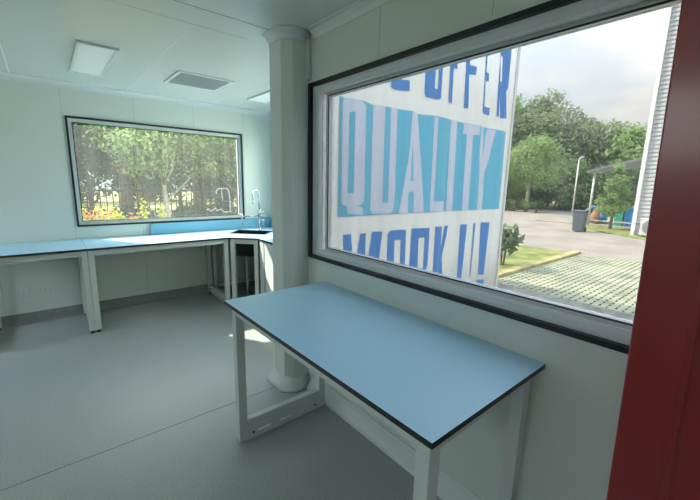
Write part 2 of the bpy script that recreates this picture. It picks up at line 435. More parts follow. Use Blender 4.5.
ring('sash', 'x', XW+0.05, XW+0.085, WY0+0.052, WY1-0.115, WZ0+0.047, WZ1-0.052, 0.034, M_ALU, w1)
ring('glazing_bead', 'x', XW+0.044, XW+0.05, WY0+0.08, WY1-0.143, WZ0+0.075, WZ1-0.080, 0.006, M_GASK, w1)
box(XW+0.064, XW+0.070, WY0+0.08, WY1-0.143, WZ0+0.075, WZ1-0.08).build('pane', M_GLASS, w1)
box(XW+0.064, XW+0.070, WY1-0.114, WY1-0.053, WZ0+0.048, WZ1-0.053).build('pane', M_GLASS, w1)
w2 = struct(empty('window_2', ((BX0+BX1)/2, YB, BZ0)))
ring('gasket', 'y', YB-0.014, YB+0.012, BX0-0.005, BX1+0.005, BZ0-0.005, BZ1+0.005, 0.018, M_GASK, w2)
ring('window_frame', 'y', YB+0.012, YB+0.10, BX0+0.002, BX1-0.002, BZ0+0.002, BZ1-0.002, 0.028, M_COVE, w2)
ring('sash', 'y', YB+0.04, YB+0.075, BX0+0.03, BX1-0.03, BZ0+0.03, BZ1-0.03, 0.02, M_COVE, w2)
ring('glazing_bead', 'y', YB+0.034, YB+0.04, BX0+0.049, BX1-0.049, BZ0+0.049, BZ1-0.049, 0.005, M_GASK, w2)
box(BX0+0.049, BX1-0.049, YB+0.055, YB+0.061, BZ0+0.049, BZ1-0.049).build('pane', M_GLASSD, w2)
w3 = struct(empty('window_added_3', (XR, (SY0+SY1)/2, SZ0)))
ring('gasket', 'x', XR-0.014, XR+0.012, SY0-0.005, SY1+0.005, SZ0-0.005, SZ1+0.005, 0.022, M_GASK, w3)
ring('window_frame', 'x', XR+0.012, XR+0.10, SY0+0.002, SY1-0.002, SZ0+0.002, SZ1-0.002, 0.05, M_ALU, w3)
box(XR+0.055, XR+0.061, SY0+0.05, SY1-0.05, SZ0+0.05, SZ1-0.05).build('pane', M_CLEAR, w3)
for nm, (p, q, r, t_) in (('window_added_4', (LY0, LY1, LZ0, LZ1)), ('window_added_5', (KY0, KY1, KZ0, KZ1))):
    w4 = struct(empty(nm, (XL, (p+q)/2, r)))
    ring('window_frame', 'x', XL-0.10, XL-0.012, p+0.002, q-0.002, r+0.002, t_-0.002, 0.05, M_ALU, w4)
    box(XL-0.061, XL-0.055, p+0.05, q-0.05, r+0.05, t_-0.05).build('pane', M_CLEAR, w4)
st = MB()  # pale arched outline with a wavy base on the pane
SM = [[(1.807,1.353),(1.815,1.395),(1.841,1.422),(1.885,1.428),(1.935,1.429),(1.975,1.414),(1.993,1.358),(1.997,1.233),(1.999,1.107)],
      [(1.885,1.426),(1.885,1.346),(1.896,1.26)],
      [(1.694,1.154),(1.729,1.116),(1.754,1.134),(1.786,1.164),(1.809,1.12),(1.86,1.143),(1.908,1.1),(2.025,1.106)]]
for line in SM: st.tube([(x, YB+0.052, z) for x, z in line], 0.009, 6)
for v in st.bm.verts: v.co.y = YB+0.0535 + (v.co.y - (YB+0.052)) * 0.12
tag(st.build('pale_mark', M_MARK, w2), 'pale arched mark on the glass')

# ------------------------------------------------------------------ benches
def slot_plate(b, axis, c, a0, a1, z0, z1, th=0.003):
    """slotted strip that runs along x ('x') or y ('y')"""
    n = 3; L = a1-a0; zz = (z0+0.024, z0+0.036)
    def bx(p, q, r, s_):
        if axis == 'x': b.box(p, q, c-th, c+th, r, s_)
        else: b.box(c-th, c+th, p, q, r, s_)
    bx(a0, a1, z0, zz[0]); bx(a0, a1, zz[1], z1)
    sl = L*0.17; gap = (L - n*sl) / (n+1); p = a0
    for i in range(n): bx(p, p+gap, *zz); p += gap+sl
    bx(p, a1, *zz)
def leg(parent, x, y, T, s=0.05):
    l = box(x, x+s, y, y+s, 0.03, T-0.0205, bev=0.002).build('leg', M_STEEL, parent)
    MB().lathe([(0.02, 0.0), (0.02, 0.012), (0.008, 0.014), (0.008, 0.031)], (x+s/2, y+s/2), 12).build('foot', M_BLACK, l)
    return l
def top_slab(b, x0, x1, y0, y1, T):
    b.box(x0, x1, y0, y1, T-0.02, T, M_BLACK, 0, None, M_TOP); return b

# the near table
TX0, TX1, TY0, TY1, TT = 0.722, 1.427, 0.503, 1.958, 0.875
t = tag(empty('lab_table', ((TX0+TX1)/2, (TY0+TY1)/2, 0)), 'freestanding blue topped table with black edge standing under the large side window', 'table')
top_slab(MB(), TX0, TX1, TY0, TY1, TT).build('tabletop', None, t)
X0, X1 = TX0+0.025, TX1-0.06
for y in (TY0+0.022, TY1-0.095):
    for lx in (X0, X1-0.05): box(lx, lx+0.05, y, y+0.05, 0.0145, TT-0.0205, bev=0.002).build('leg', M_STEEL, t)
    b = box(X0+0.03, X1-0.005, y+0.006, y+0.044, 0.0, 0.014, bev=0.001).build('floor_bar', M_STEEL, t)
    for lx in (X0+0.085, X1-0.085): MB().tube([(lx, y-0.001, 0.045), (lx, y-0.006, 0.045)], 0.007, 10).build('bolt', M_BLACK, t)
    r = MB(); r.box(X0+0.05, X1-0.05, y+0.004, y+0.046, 0.085, 0.135, bev=0.002); r.build('bottom_rail', M_STEEL, t)
    p = MB(); slot_plate(p, 'x', y+0.006, X0+0.052, X1-0.052, 0.0145, 0.085); p.build('slotted_plate', M_STEEL, t)
    box(X0+0.05, X1-0.05, y+0.002, y+0.048, TT-0.07, TT-0.0205, bev=0.002).build('end_rail', M_STEEL, t)
box(X0+0.004, X0+0.046, TY0+0.072, TY1-0.095, TT-0.07, TT-0.0205, bev=0.002).build('apron', M_STEEL, t)
box(X1-0.046, X1-0.004, TY0+0.072, TY1-0.095, TT-0.07, TT-0.0205, bev=0.002).build('apron', M_STEEL, t)

# benches along the back wall
CT, CY0, CY1 = 0.865, 4.235, YB-0.005
def wall_bench(x0, x1, label, legs):
    t = tag(empty('wall_bench', ((x0+x1)/2, (CY0+CY1)/2, 0)), label, 'workbench', 'benches along the back wall')
    top_slab(MB(), x0+0.001, x1-0.001, CY0, CY1, CT).build('worktop', None, t)
    yb = CY1-0.09
    for lx in legs:
        leg(t, lx, CY0+0.022, CT); leg(t, lx, yb, CT)
        box(lx+0.004, lx+0.046, CY0+0.072, yb, 0.085, 0.135, bev=0.002).build('bottom_rail', M_STEEL, t)
        p = MB(); slot_plate(p, 'y', lx+0.025, CY0+0.074, yb-0.002, 0.012, 0.085); p.build('slotted_plate', M_STEEL, t)
        box(lx+0.002, lx+0.048, CY0+0.072, yb, CT-0.07, CT-0.0205, bev=0.002).build('end_rail', M_STEEL, t)
    a, b = legs[0]+0.05, legs[1]
    box(a, b, CY0+0.026, CY0+0.068, CT-0.075, CT-0.0205, bev=0.002).build('apron', M_STEEL, t)
    box(a, b, yb+0.004, yb+0.046, CT-0.075, CT-0.0205, bev=0.002).build('apron', M_STEEL, t)
    return t
wall_bench(-0.56, 0.262, 'blue topped wall bench over the wall sockets at the left edge', (-0.515, 0.2105))
wall_bench(0.262, 1.655, 'long blue topped wall bench under the back window, sunlit beside the sink', (0.2635, 1.60))

# corner sink bench: worktop with a slanted front and a cut-out
c1, c2, RX = (1.657, CY0), (1.905, 3.985), 1.905
u = Vector((c2[0]-c1[0], c2[1]-c1[1])).normalized(); v = Vector((-u.y, u.x))
if v.x < 0: v = -v
sc = Vector((2.065, 4.50))
def uv(a, b): q = sc + u*a + v*b; return (q.x, q.y)
RE = 2.95
outer = [c1, c2, (c2[0], RE+0.9), (XR-0.005, RE+0.9), (XR-0.005, CY1), (1.657, CY1)]
hole = [uv(-0.23, -0.15), uv(0.23, -0.15), uv(0.23, 0.17), uv(-0.23, 0.17)]
t = tag(empty('corner_bench', (2.13, 4.3, 0)), 'corner bench with slanted front that carries the black sink', 'workbench')
MB().holed(outer, hole, CT-0.02, CT, M_BLACK, M_TOP).build('worktop', None, t)
ang = math.atan2(u.y, u.x)
def ubox(a0, a1, b0, b1, z0, z1, bev=0.002):
    return MB().box(a0, a1, b0, b1, z0, z1, None, bev, Matrix.Translation((c1[0], c1[1], 0)) @ Matrix.Rotation(ang, 4, 'Z'))
LN = (Vector(c2)-Vector(c1)).length
for a in (0.004, LN-0.054):
    l = ubox(a, a+0.05, 0.012, 0.062, 0.03, CT-0.0205).build('leg', M_STEEL, t)
    MB().lathe([(0.02, 0.0), (0.02, 0.012), (0.008, 0.014), (0.008, 0.031)], tuple((Vector(c1)+u*(a+0.025)+v*0.037)), 12).build('foot', M_BLACK, l)
ubox(0.055, LN-0.055, 0.016, 0.058, CT-0.075, CT-0.0205).build('apron', M_STEEL, t)
for (x, y) in ((1.67, CY1-0.09), (XR-0.08, CY1-0.09), (XR-0.08, 3.90)): leg(t, x, y, CT)
box(1.73, XR-0.085, CY1-0.086, CY1-0.044, 0.085, 0.135).build('bottom_rail', M_STEEL, t)
# white cabinet panel under the right arm (catches the sun)
tag(box(1.915, 1.93, 3.86, 3.955, 0.03, CT-0.021).build('filler_panel', M_STEEL, t))
# bench that runs back along the side wall
t = tag(empty('side_bench', (2.25, 3.35, 0)), 'white fronted bench beside the sink, half hidden by the corner column', 'workbench')
top_slab(MB(), RX, XR-0.005, 2.75, 3.848, CT).build('worktop', None, t)
m = MB(); m.box(1.935, XR-0.02, 2.78, 3.845, 0.06, CT-0.021); m.build('cabinet', M_STEEL, t)
d = box(1.918, 1.934, 3.46, 3.84, 0.07, CT-0.03, bev=0.002).build('door', M_STEEL, t)
box(1.906, 1.918, 3.50, 3.515, 0.50, 0.62, bev=0.002).build('handle', M_CHROME, d)
d = box(1.918, 1.934, 2.79, 3.43, 0.07, CT-0.03, bev=0.002).build('door', M_STEEL, t)
box(1.95, XR-0.03, 2.82, 3.80, 0.0, 0.06).build('plinth', M_SEAM, t)

# sink, trap pipe, splash boards, tap
t = tag(empty('sink', (sc.x, sc.y, CT)), 'black rectangular sink sunk in the corner worktop', 'sink')
R4 = Matrix.Translation((sc.x, sc.y, 0)) @ Matrix.Rotation(ang, 4, 'Z')
def sb(b, *a): b.box(*a, None, 0, R4)
b = MB(); D0 = 0.57
sb(b, -0.226, 0.226, -0.146, 0.166, D0, D0+0.012)
sb(b, -0.226, -0.216, -0.146, 0.166, D0+0.012, CT-0.002); sb(b, 0.216, 0.226, -0.146, 0.166, D0+0.012, CT-0.002)
sb(b, -0.216, 0.216, -0.146, -0.136, D0+0.012, CT-0.002); sb(b, -0.216, 0.216, 0.156, 0.166, D0+0.012, CT-0.002)
b.build('basin', M_SINK, t)
b = MB()
for q in ((-0.245, 0.245, -0.165, -0.146), (-0.245, 0.245, 0.166, 0.185), (-0.245, -0.226, -0.146, 0.166), (0.226, 0.245, -0.146, 0.166)): sb(b, *q, CT+0.0005, CT+0.006)
b.build('rim', M_SINK, t)
b = MB(); b.tube([(sc.x+0.06, sc.y-0.05, D0), (sc.x+0.06, sc.y-0.05, 0.47), (sc.x+0.06, sc.y-0.05, 0.36)], [0.045, 0.04, 0.032], 14); b.build('trap', M_SINK, t)
t2 = MB(); t2.tube([(1.98, 4.48, 0.0), (1.98, 4.48, 0.60)], 0.014, 12)
tag(t2.build('drain_pipe', M_PLASTIC), 'thin white upright drain pipe under the black sink', 'pipe')

pts = []
x0, x1, z0, z1 = 0.955, XR-0.025, CT+0.001, 0.998
pts = [(x1, z0), (x1, z1)] + [(x0+0.035+0.035*math.cos(PI/2+PI/2*i/6), z1-0.035+0.035*math.sin(PI/2+PI/2*i/6)) for i in range(7)] + [(x0, z0)]
t = tag(empty('splash_board', (1.77, YB-0.02, CT)), 'blue upstand board with rounded end along the worktop below the back window', 'splashback')
b = MB(); b.prism(pts, 'y', YB-0.036, YB-0.017); f0 = b.bm.faces
b.build('board', M_SPLASH, t)
b = MB()
edge = pts[1:]
b.tube([(p[0], YB-0.0265, p[1]) for p in edge], 0.0045, 6); b.build('edging', M_BLACK, t)
tag(box(XR-0.022, XR-0.004, 2.80, YB-0.04, CT+0.001, 0.998, bev=0.002).build('splash_board', M_SPLASH), 'blue upstand board along the side wall right of the tap', 'splashback')

t = tag(empty('lab_tap', (2.262, 4.66, CT)), 'tall chrome laboratory tap with gooseneck spout behind the black sink', 'tap')
fx, fy = 2.262, 4.66
MB().lathe([(0.034, CT+0.0005), (0.034, CT+0.012), (0.022, CT+0.02), (0.018, CT+0.03), (0.018, CT+0.23), (0.022, CT+0.235), (0.022, CT+0.28), (0.012, CT+0.29)], (fx, fy), 18).build('body', M_CHROME, t)
gp = [(fx, fy, CT+0.28), (fx, fy, CT+0.49)]
for i in range(1, 9):
    a = PI*i/8; gp.append((fx-0.055+0.055*math.cos(a), fy-0.02*(1-math.cos(a)), CT+0.49+0.06*math.sin(a)))
gp.append((fx-0.11, fy-0.04, CT+0.40))
MB().tube(gp, 0.011, 12).build('gooseneck', M_CHROME, t)
MB().tube([(fx-0.11, fy-0.04, CT+0.405), (fx-0.11, fy-0.04, CT+0.365)], [0.013, 0.008], 12).build('nozzle', M_CHROME, t)
b = MB(); b.tube([(fx, fy, CT+0.20), (fx-0.265, fy-0.03, CT+0.20)], 0.011, 12); b.build('side_arm', M_CHROME, t)
sp = MB(); sp.tube([(fx-0.265, fy-0.03, CT+0.24), (fx-0.265, fy-0.03, CT+0.19), (fx-0.265, fy-0.03, CT+0.13), (fx-0.265, fy-0.03, CT+0.09)], [0.010, 0.014, 0.013, 0.008], 12); sp.build('side_spout', M_CHROME, t)
for (dx, dy, z) in ((0.055, 0.01, CT+0.255), (0.06, -0.03, CT+0.20)):
    h = MB(); h.tube([(fx+0.01, fy, z), (fx+dx, fy+dy, z)], 0.009, 10)
    h.tube([(fx+dx, fy+dy-0.03, z), (fx+dx, fy+dy+0.03, z)], 0.012, 10); h.build('valve_handle', M_CHROME, t)
b = MB(); b.tube([(fx+0.05, fy-0.02, CT+0.15), (fx+0.05, fy-0.02, CT+0.06)], [0.012, 0.007], 10)
b.tube([(fx, fy, CT+0.15), (fx+0.055, fy-0.02, CT+0.15)], 0.009, 10); b.build('side_spout', M_CHROME, t)

# wall sockets under the left bench
def socket(x, z, label, two):
    t = tag(empty('wall_socket', (x, YB, z)), label, 'socket', 'sockets on the back wall')
    box(x-0.043, x+0.043, YB-0.010, YB-0.0002, z-0.043, z+0.043, bev=0.003).build('plate', M_PLASTIC, t)
    b = box(x-0.03, x+0.03, YB-0.0125, YB-0.010, z-0.03, z+0.03); b.build('insert', M_COVE, t)
    b = MB()
    if two:
        for (dx, dz) in ((0, 0.014), (-0.011, -0.008), (0.011, -0.008)): b.box(x+dx-0.002, x+dx+0.002, YB-0.0132, YB-0.0126, z+dz-0.006, z+dz+0.006)
        b.build('pin_holes', M_SEAM, t)
    return t
socket(-0.266, 0.345, 'white wall socket plate standing alone, leftmost under the bench', True)
socket(-0.092, 0.340, 'white wall socket plate, left one of the joined pair', True)
socket(-0.003, 0.340, 'white wall socket plate, right one of the joined pair', True)

# ceiling lamps and vent
def lamp(x0, x1, y0, y1, label):
    t = tag(empty('ceiling_light', ((x0+x1)/2, (y0+y1)/2, ZC)), label, 'ceiling light', 'flat ceiling lights')
    b = MB(); wd = 0.022
    b.box(x0, x0+wd, y0, y1, ZC-0.018, ZC-0.0002); b.box(x1-wd, x1, y0, y1, ZC-0.018, ZC-0.0002)
    b.box(x0+wd, x1-wd, y0, y0+wd, ZC-0.018, ZC-0.0002); b.box(x0+wd, x1-wd, y1-wd, y1, ZC-0.018, ZC-0.0002)
    b.build('frame', M_COVE, t)
    box(x0+wd, x1-wd, y0+wd, y1-wd, ZC-0.012, ZC-0.002).build('diffuser', M_LAMP, t)
lamp(0.285, 0.545, 3.40, 4.38, 'flat oblong ceiling light at the left above the back bench')
lamp(1.965, 2.225, 3.40, 4.30, 'flat oblong ceiling light above the sink, half hidden by the column')
t = tag(empty('ceiling_vent', (1.285, 3.91, ZC)), 'square grey perforated ceiling vent between the two lights', 'vent')
b = MB(); x0, x1, y0, y1 = 1.03, 1.545, 3.655, 4.165; wd = 0.03
b.box(x0, x0+wd, y0, y1, ZC-0.012, ZC-0.0002); b.box(x1-wd, x1, y0, y1, ZC-0.012, ZC-0.0002)
b.box(x0+wd, x1-wd, y0, y0+wd, ZC-0.012, ZC-0.0002); b.box(x0+wd, x1-wd, y1-wd, y1, ZC-0.012, ZC-0.0002); b.build('frame', M_COVE, t)
b = MB(); n = 22; st_ = (x1-x0-2*wd)/n
for i in range(n+1):
    c = x0+wd+i*st_; b.box(c-0.004, c+0.004, y0+wd, y1-wd, ZC-0.010, ZC-0.006)
for i in range(n+1):
    c = y0+wd+i*st_; b.box(x0+wd, x1-wd, c-0.004, c+0.004, ZC-0.0098, ZC-0.0055)
b.build('grille', M_VENT, t)
box(x0+wd, x1-wd, y0+wd, y1-wd, ZC-0.004, ZC-0.0002).build('backing', M_SEAM, t)

# red door leaf standing open beside the camera
d1 = struct(empty('door_1', (1.045, -0.597, 0)))
E0 = Vector((0.945, 0.173)); E1 = Vector((1.045, -0.597)); dd = (E1-E0); Ld = dd.length
RD = Matrix.Translation((E0.x, E0.y, 0)) @ Matrix.Rotation(math.atan2(dd.y, dd.x), 4, 'Z') @ Matrix.Translation((0, 0, 1.3)) @ Matrix.Rotation(math.radians(-1.0), 4, 'Y') @ Matrix.Translation((0, 0, -1.3))
def dbox(name, a0, a1, b0, b1, z0, z1, m_, bev=0.002): return MB().box(a0, a1, b0, b1, z0, z1, None, bev, RD).build(name, m_, d1)
dbox('leaf', 0, Ld, 0.0, 0.04, 0.012, 2.34, M_RED, 0.003)
dbox('edge_strip', 0.085, 0.10, -0.006, -0.0003, 0.012, 2.34, M_RED)

# ------------------------------------------------------------------ banner wall outside
PANEL = [[[(1.774,2.186),(1.812,2.174),(2.011,2.186),(2.119,2.172),(2.246,2.179),(2.4,2.176),(2.581,2.186),(2.737,2.175),(2.907,2.186),(3.187,2.184),(3.42,2.182),(3.715,2.182),(4.04,2.18),(4.283,2.174),(4.307,1.266),(3.92,1.271),(3.323,1.274),(2.866,1.272),(2.384,1.276),(2.045,1.275),(1.772,1.277)]]]
QUALITY = [[[(1.799,2.149),(1.815,2.171),(2.004,2.183),(2.043,2.15),(2.05,1.395),(2.01,1.363),(1.956,1.362),(2.039,1.342),(2.041,1.28),(1.936,1.293),(1.864,1.304),(1.859,1.364),(1.816,1.371),(1.801,1.399)],[(1.863,2.08),(1.922,2.088),(1.923,1.463),(1.861,1.463)]],[[(2.122,2.17),(2.26,2.179),(2.263,1.382),(2.328,1.378),(2.32,2.18),(2.396,2.173),(2.407,1.489),(2.4,1.32),(2.362,1.283),(2.158,1.287),(2.123,1.32)]],[[(2.604,2.18),(2.687,2.176),(2.84,1.275),(2.702,1.278),(2.686,1.475),(2.606,1.475),(2.605,1.277),(2.476,1.278),(2.583,1.787)],[(2.629,1.939),(2.622,1.577),(2.671,1.578)]],[[(2.918,2.181),(2.969,2.171),(2.977,1.383),(3.17,1.374),(3.174,1.275),(2.927,1.279)]],[[(3.192,2.181),(3.303,2.178),(3.322,1.277),(3.21,1.277)]],[[(3.421,2.177),(3.701,2.18),(3.702,2.082),(3.571,2.077),(3.591,1.277),(3.478,1.275),(3.466,2.074),(3.417,2.073)]],[[(3.729,2.178),(3.792,2.175),(3.845,1.836),(3.884,2.17),(4.047,2.172),(3.906,1.686),(3.919,1.274),(3.805,1.274),(3.788,1.682),(3.744,1.869)]]]
WORK = [[[(1.824,1.13),(1.906,1.13),(1.955,0.759),(2.018,1.124),(2.082,1.125),(2.086,0.701),(2.156,1.13),(2.28,1.124),(2.21,0.508),(2.063,0.556),(2.016,0.724),(1.989,0.577),(1.859,0.626)]],[[(2.344,1.094),(2.371,1.128),(2.587,1.123),(2.598,1.102),(2.608,0.431),(2.585,0.393),(2.367,0.457),(2.346,0.496)],[(2.441,1.034),(2.525,1.031),(2.532,0.545),(2.449,0.574)]],[[(2.689,1.125),(2.947,1.116),(2.948,0.726),(2.912,0.667),(2.952,0.5),(2.839,0.528),(2.821,0.617),(2.791,0.622),(2.798,0.539),(2.681,0.569)],[(2.786,1.029),(2.872,1.025),(2.877,0.712),(2.794,0.718)]],[[(3.026,1.123),(3.166,1.118),(3.172,0.877),(3.21,1.12),(3.271,1.12),(3.197,0.793),(3.248,0.429),(3.192,0.442),(3.16,0.649),(3.165,0.447),(3.039,0.477)]],[[(3.475,1.12),(3.607,1.117),(3.568,0.485),(3.484,0.495)]],[[(3.508,0.424),(3.586,0.416),(3.587,0.338),(3.498,0.357)]],[[(3.743,1.119),(3.806,1.119),(3.783,0.489),(3.757,0.493)]],[[(3.754,0.423),(3.787,0.418),(3.785,0.346),(3.752,0.355)]],[[(3.919,1.118),(4.097,1.114),(4.069,0.465),(3.947,0.483)]],[[(3.93,0.419),(4.09,0.398),(4.099,0.282),(3.934,0.311)]]]
OFFER = [[[(1.8,3.08),(1.87,3.08),(1.885,2.6),(1.93,3.08),(1.98,3.08),(2.02,2.6),(2.05,3.08),(2.115,3.08),(2.075,2.31),(2.0,2.31),(1.955,2.75),(1.905,2.31),(1.84,2.31)]],[[(2.306,3.08),(2.544,3.08),(2.544,2.96),(2.359,2.96),(2.359,2.76),(2.503,2.76),(2.503,2.65),(2.359,2.65),(2.355,2.412),(2.543,2.432),(2.55,2.347),(2.385,2.325),(2.336,2.328),(2.311,2.339)]],[[(2.749,3.03),(2.781,3.08),(2.964,3.08),(2.985,3.03),(2.985,2.357),(2.954,2.336),(2.78,2.333),(2.757,2.361)],[(2.879,2.95),(2.93,2.95),(2.939,2.427),(2.89,2.427)]],[[(3.094,3.08),(3.283,3.08),(3.283,2.96),(3.183,2.96),(3.18,2.739),(3.224,2.748),(3.235,2.663),(3.184,2.661),(3.191,2.335),(3.11,2.343)]],[[(3.385,3.08),(3.589,3.08),(3.589,2.97),(3.438,2.97),(3.441,2.742),(3.55,2.743),(3.539,2.663),(3.441,2.653),(3.461,2.329),(3.405,2.325)]],[[(3.692,3.08),(3.869,3.021),(3.867,2.988),(3.736,2.949),(3.743,2.737),(3.827,2.736),(3.83,2.654),(3.74,2.647),(3.774,2.395),(3.904,2.398),(3.907,2.318),(3.751,2.314),(3.729,2.337)]],[[(4.003,3.059),(4.149,3.084),(4.217,3.055),(4.224,2.656),(4.167,2.608),(4.269,2.324),(4.117,2.312),(4.06,2.571),(4.079,2.321),(4.03,2.324)],[(4.012,2.948),(4.049,2.961),(4.084,2.699),(4.045,2.692)]]]

FY = 2.272
def fold(x, z):
    return (0.012*math.sin(x*11.0+0.4*math.sin(x*3)) + 0.006*math.sin(x*27+1.0) + 0.003*math.sin(x*53+z*0.4))*(0.75+0.25*math.sin(x*2.1))
bn = tag(empty('printed_banner', (3.0, FY, G)), 'tall white banner with blue lettering hanging on the outside wall', 'banner')
b = MB(); NX = 260; NZ = 4; bx0, bx1, bz0, bz1 = 1.62, 4.395, 0.0, 3.30
vg = [[b.bm.verts.new((bx0+(bx1-bx0)*i/NX, FY-fold(bx0+(bx1-bx0)*i/NX, 0), bz0+(bz1-bz0)*j/NZ)) for j in range(NZ+1)] for i in range(NX+1)]
for i in range(NX):
    for j in range(NZ):
        f = b.bm.faces.new((vg[i][j], vg[i+1][j], vg[i+1][j+1], vg[i][j+1])); f.smooth = True
bo = b.build('sheet', M_BAN, bn)
sm = bo.modifiers.new('thick', 'SOLIDIFY'); sm.thickness = 0.002; sm.offset = 1.0
def printed(name, shapes, off, material):
    b = bmesh.new()
    for polys in shapes:
        es = []
        for p in polys:
            vs = [b.verts.new((x, 0, z)) for x, z in p]
            es += [b.edges.new((vs[i], vs[(i+1) % len(vs)])) for i in range(len(vs))]
        bmesh.ops.triangle_fill(b, edges=es, use_beauty=True)
    x = 1.74
    while x < 4.38:
        bmesh.ops.bisect_plane(b, geom=b.verts[:]+b.edges[:]+b.faces[:], plane_co=(x, 0, 0), plane_no=(1, 0, 0)); x += 0.0107
    for v_ in b.verts: v_.co.y = FY - fold(v_.co.x, 0) - 0.002 - off
    for f in b.faces: f.smooth = True
    m_ = MB(); m_.bm.free(); m_.bm = b
    bmesh.ops.recalc_face_normals(b, faces=b.faces)
    return m_.build(name, material, bn)
printed('colour_block', PANEL, 0.0015, M_CYAN)
printed('lettering', QUALITY, 0.003, M_LILAC)
printed('lettering', OFFER, 0.0015, M_BLUE)
printed('lettering', WORK, 0.0015, M_BLUE)
# unseen wall added to bounce sun and shade the paving; the corner post
struct(box(4.30, 4.40, YJ, 6.3, G, 3.45).build('wall_added_yard', M_WHITE))
struct(box(4.40, 4.43, 2.262, 2.34, G, 3.45).build('trim_24', M_WHITE))

# ------------------------------------------------------------------ ground outside
struct(box(-60, 90, -50, 90, G-0.3, G-0.06).build('ground', M_SOIL))
struct(box(XW+0.1, 5.05, -20, 2.30, G-0.06, G-0.004).build('ground_added_apron', M_CONC))  # unseen pale ground, added to bounce light onto the banner
struct(box(5.05, 6.0, -20, 3.24, G-0.06, G+0.015).build('path_edging', M_CONC2))
m = MB(); m.box(10.62, 60, -20, 12.3, G-0.06, G-0.005); m.box(5.62, 10.62, 4.78, 12.3, G-0.06, G-0.005)
struct(m.build('ground_road', M_CONC))
struct(box(5.62, 10.45, 3.42, 4.78, G-0.06, G+0.02).build('lawn', M_LAWN))
struct(box(5.62, 10.62, 3.24, 3.42, G-0.06, G+0.06, bev=0.01).build('kerb', M_KERB))
struct(box(6.0, 10.62, -12, 3.24, G-0.06, G-0.035).build('ground_moss', M_MOSS))
m = MB(); y = 3.19; i = 0
while y > -1.2:
    m.box(6.02, 10.60, y-0.034, y+0.034, G-0.035, G)
    for q in range(28):
        xx = 6.08+q*0.165+(0.08 if i % 2 else 0)
        if xx < 10.55: m.box(xx-0.03, xx+0.03, y-0.066, y-0.034, G-0.035, G-0.002)
    y -= 0.10; i += 1
struct(m.build('paving_grid', M_PAVE))
m = MB(); m.prism([(17.35, 5.6), (15.25, 2.7), (15.0, -4), (24, -4), (24, 5.2), (20, 5.9)], 'z', G-0.05, G+0.02)
struct(m.build('lawn_island', M_LAWN))
struct(box(19.0, 30, 2.0, 8.0, G-0.06, G+0.03).build('shed_slab', M_CONC))

# ------------------------------------------------------------------ trees and plants
def leaves(name, clumps, n, size, material, parent, seed, flat=0.0, shell=0.55):
    rng = np.random.default_rng(seed)
    wts = np.array([c[3]*c[4]*c[5] for c in clumps])**0.75; wts /= wts.sum()
    idx = rng.choice(len(clumps), n, p=wts)
    C = np.array(clumps)[idx]
    d = rng.normal(size=(n, 3)); d /= np.linalg.norm(d, axis=1)[:, None]
    rad = (shell + (1-shell)*rng.random(n))[:, None] * (1+0.14*rng.normal(size=(n, 1)))
    P = C[:, :3] + d*rad*C[:, 3:6]
    nn = d*0.6 + rng.normal(size=(n, 3))*0.6 + np.array([0, 0, 0.35]); nn /= np.linalg.norm(nn, axis=1)[:, None]
    a = np.cross(nn, rng.normal(size=(n, 3))); a /= np.linalg.norm(a, axis=1)[:, None]
    bb = np.cross(nn, a)
    s = size*(0.6+0.8*rng.random(n))[:, None]
    V = np.stack([P-a*s, P+bb*s*0.45+nn*s*0.1, P+a*s, P-bb*s*0.45+nn*s*0.1], 1).reshape(-1, 3)
    me = bpy.data.meshes.new(name)
    me.from_pydata(V.tolist(), [], [(4*i, 4*i+1, 4*i+2, 4*i+3) for i in range(n)])
    me.materials.append(material)
    o = bpy.data.objects.new(name, me); COL.objects.link(o); o.parent = parent
    return o
def trunk_mesh(b, h, r, rng, forks, lean=0.05):
    top = (rng.uniform(-lean, lean)*h, rng.uniform(-lean, lean)*h, h)
    b.tube([(0, 0, -0.1), (top[0]*0.2, top[1]*0.3, h*0.3), (top[0]*0.7, top[1]*0.6, h*0.65), top], [r*1.25, r, r*0.75, r*0.4], 9)
    for i in range(forks):
        z = h*rng.uniform(0.35, 0.7); a = rng.uniform(0, 2*PI); L = h*rng.uniform(0.25, 0.45)
        b.tube([(top[0]*z/h, top[1]*z/h, z), (math.cos(a)*L*0.45, math.sin(a)*L*0.45, z+L*0.45), (math.cos(a)*L*0.8, math.sin(a)*L*0.8, z+L)], [r*0.5, r*0.35, r*0.12], 7)
def tree(name, loc, h, rad, label, group, seed, leaf, nleaf, lsize, bark=M_BARK, trunk_r=0.12, crown0=0.35, nclump=12, forks=4, shape='round', cat='tree'):
    rng = random.Random(seed)
    t = tag(empty(name, loc), label, cat, group)
    b = MB(); trunk_mesh(b, h*0.85, trunk_r, rng, forks); o = b.build('trunk', bark, None); o.parent = t
    cl = []
    for i in range(nclump):
        f = (i+0.5)/nclump; z = h*(crown0 + (0.92-crown0)*f)
        k_ = math.sin(PI*min(1, 0.18+0.80*f))**0.7 if shape == 'round' else (1-f)*0.95+0.12
        R = rad*k_; a = rng.uniform(0, 2*PI); q = R*rng.uniform(0.25, 0.75)
        c = rad*rng.uniform(0.38, 0.58)*(k_*0.6+0.4)
        cl.append((math.cos(a)*q, math.sin(a)*q, z, c, c, c*rng.uniform(0.6, 0.85)))
        cl.append((-math.cos(a+0.8)*q, -math.sin(a+0.8)*q, z+rng.uniform(-0.05, 0.05)*h, c, c, c*rng.uniform(0.6, 0.85)))
    leaves('foliage', cl, nleaf, lsize, leaf, t, seed)
    return t
GB = 'trees behind the back window'
tree('broadleaf_tree', (2.15, 9.0, G), 3.6, 1.35, 'small light green tree with forked pale trunk seen mid back window', GB, 1, L_MDB, 13520, 0.047, M_BARKP, 0.055, 0.55, 11, 5)
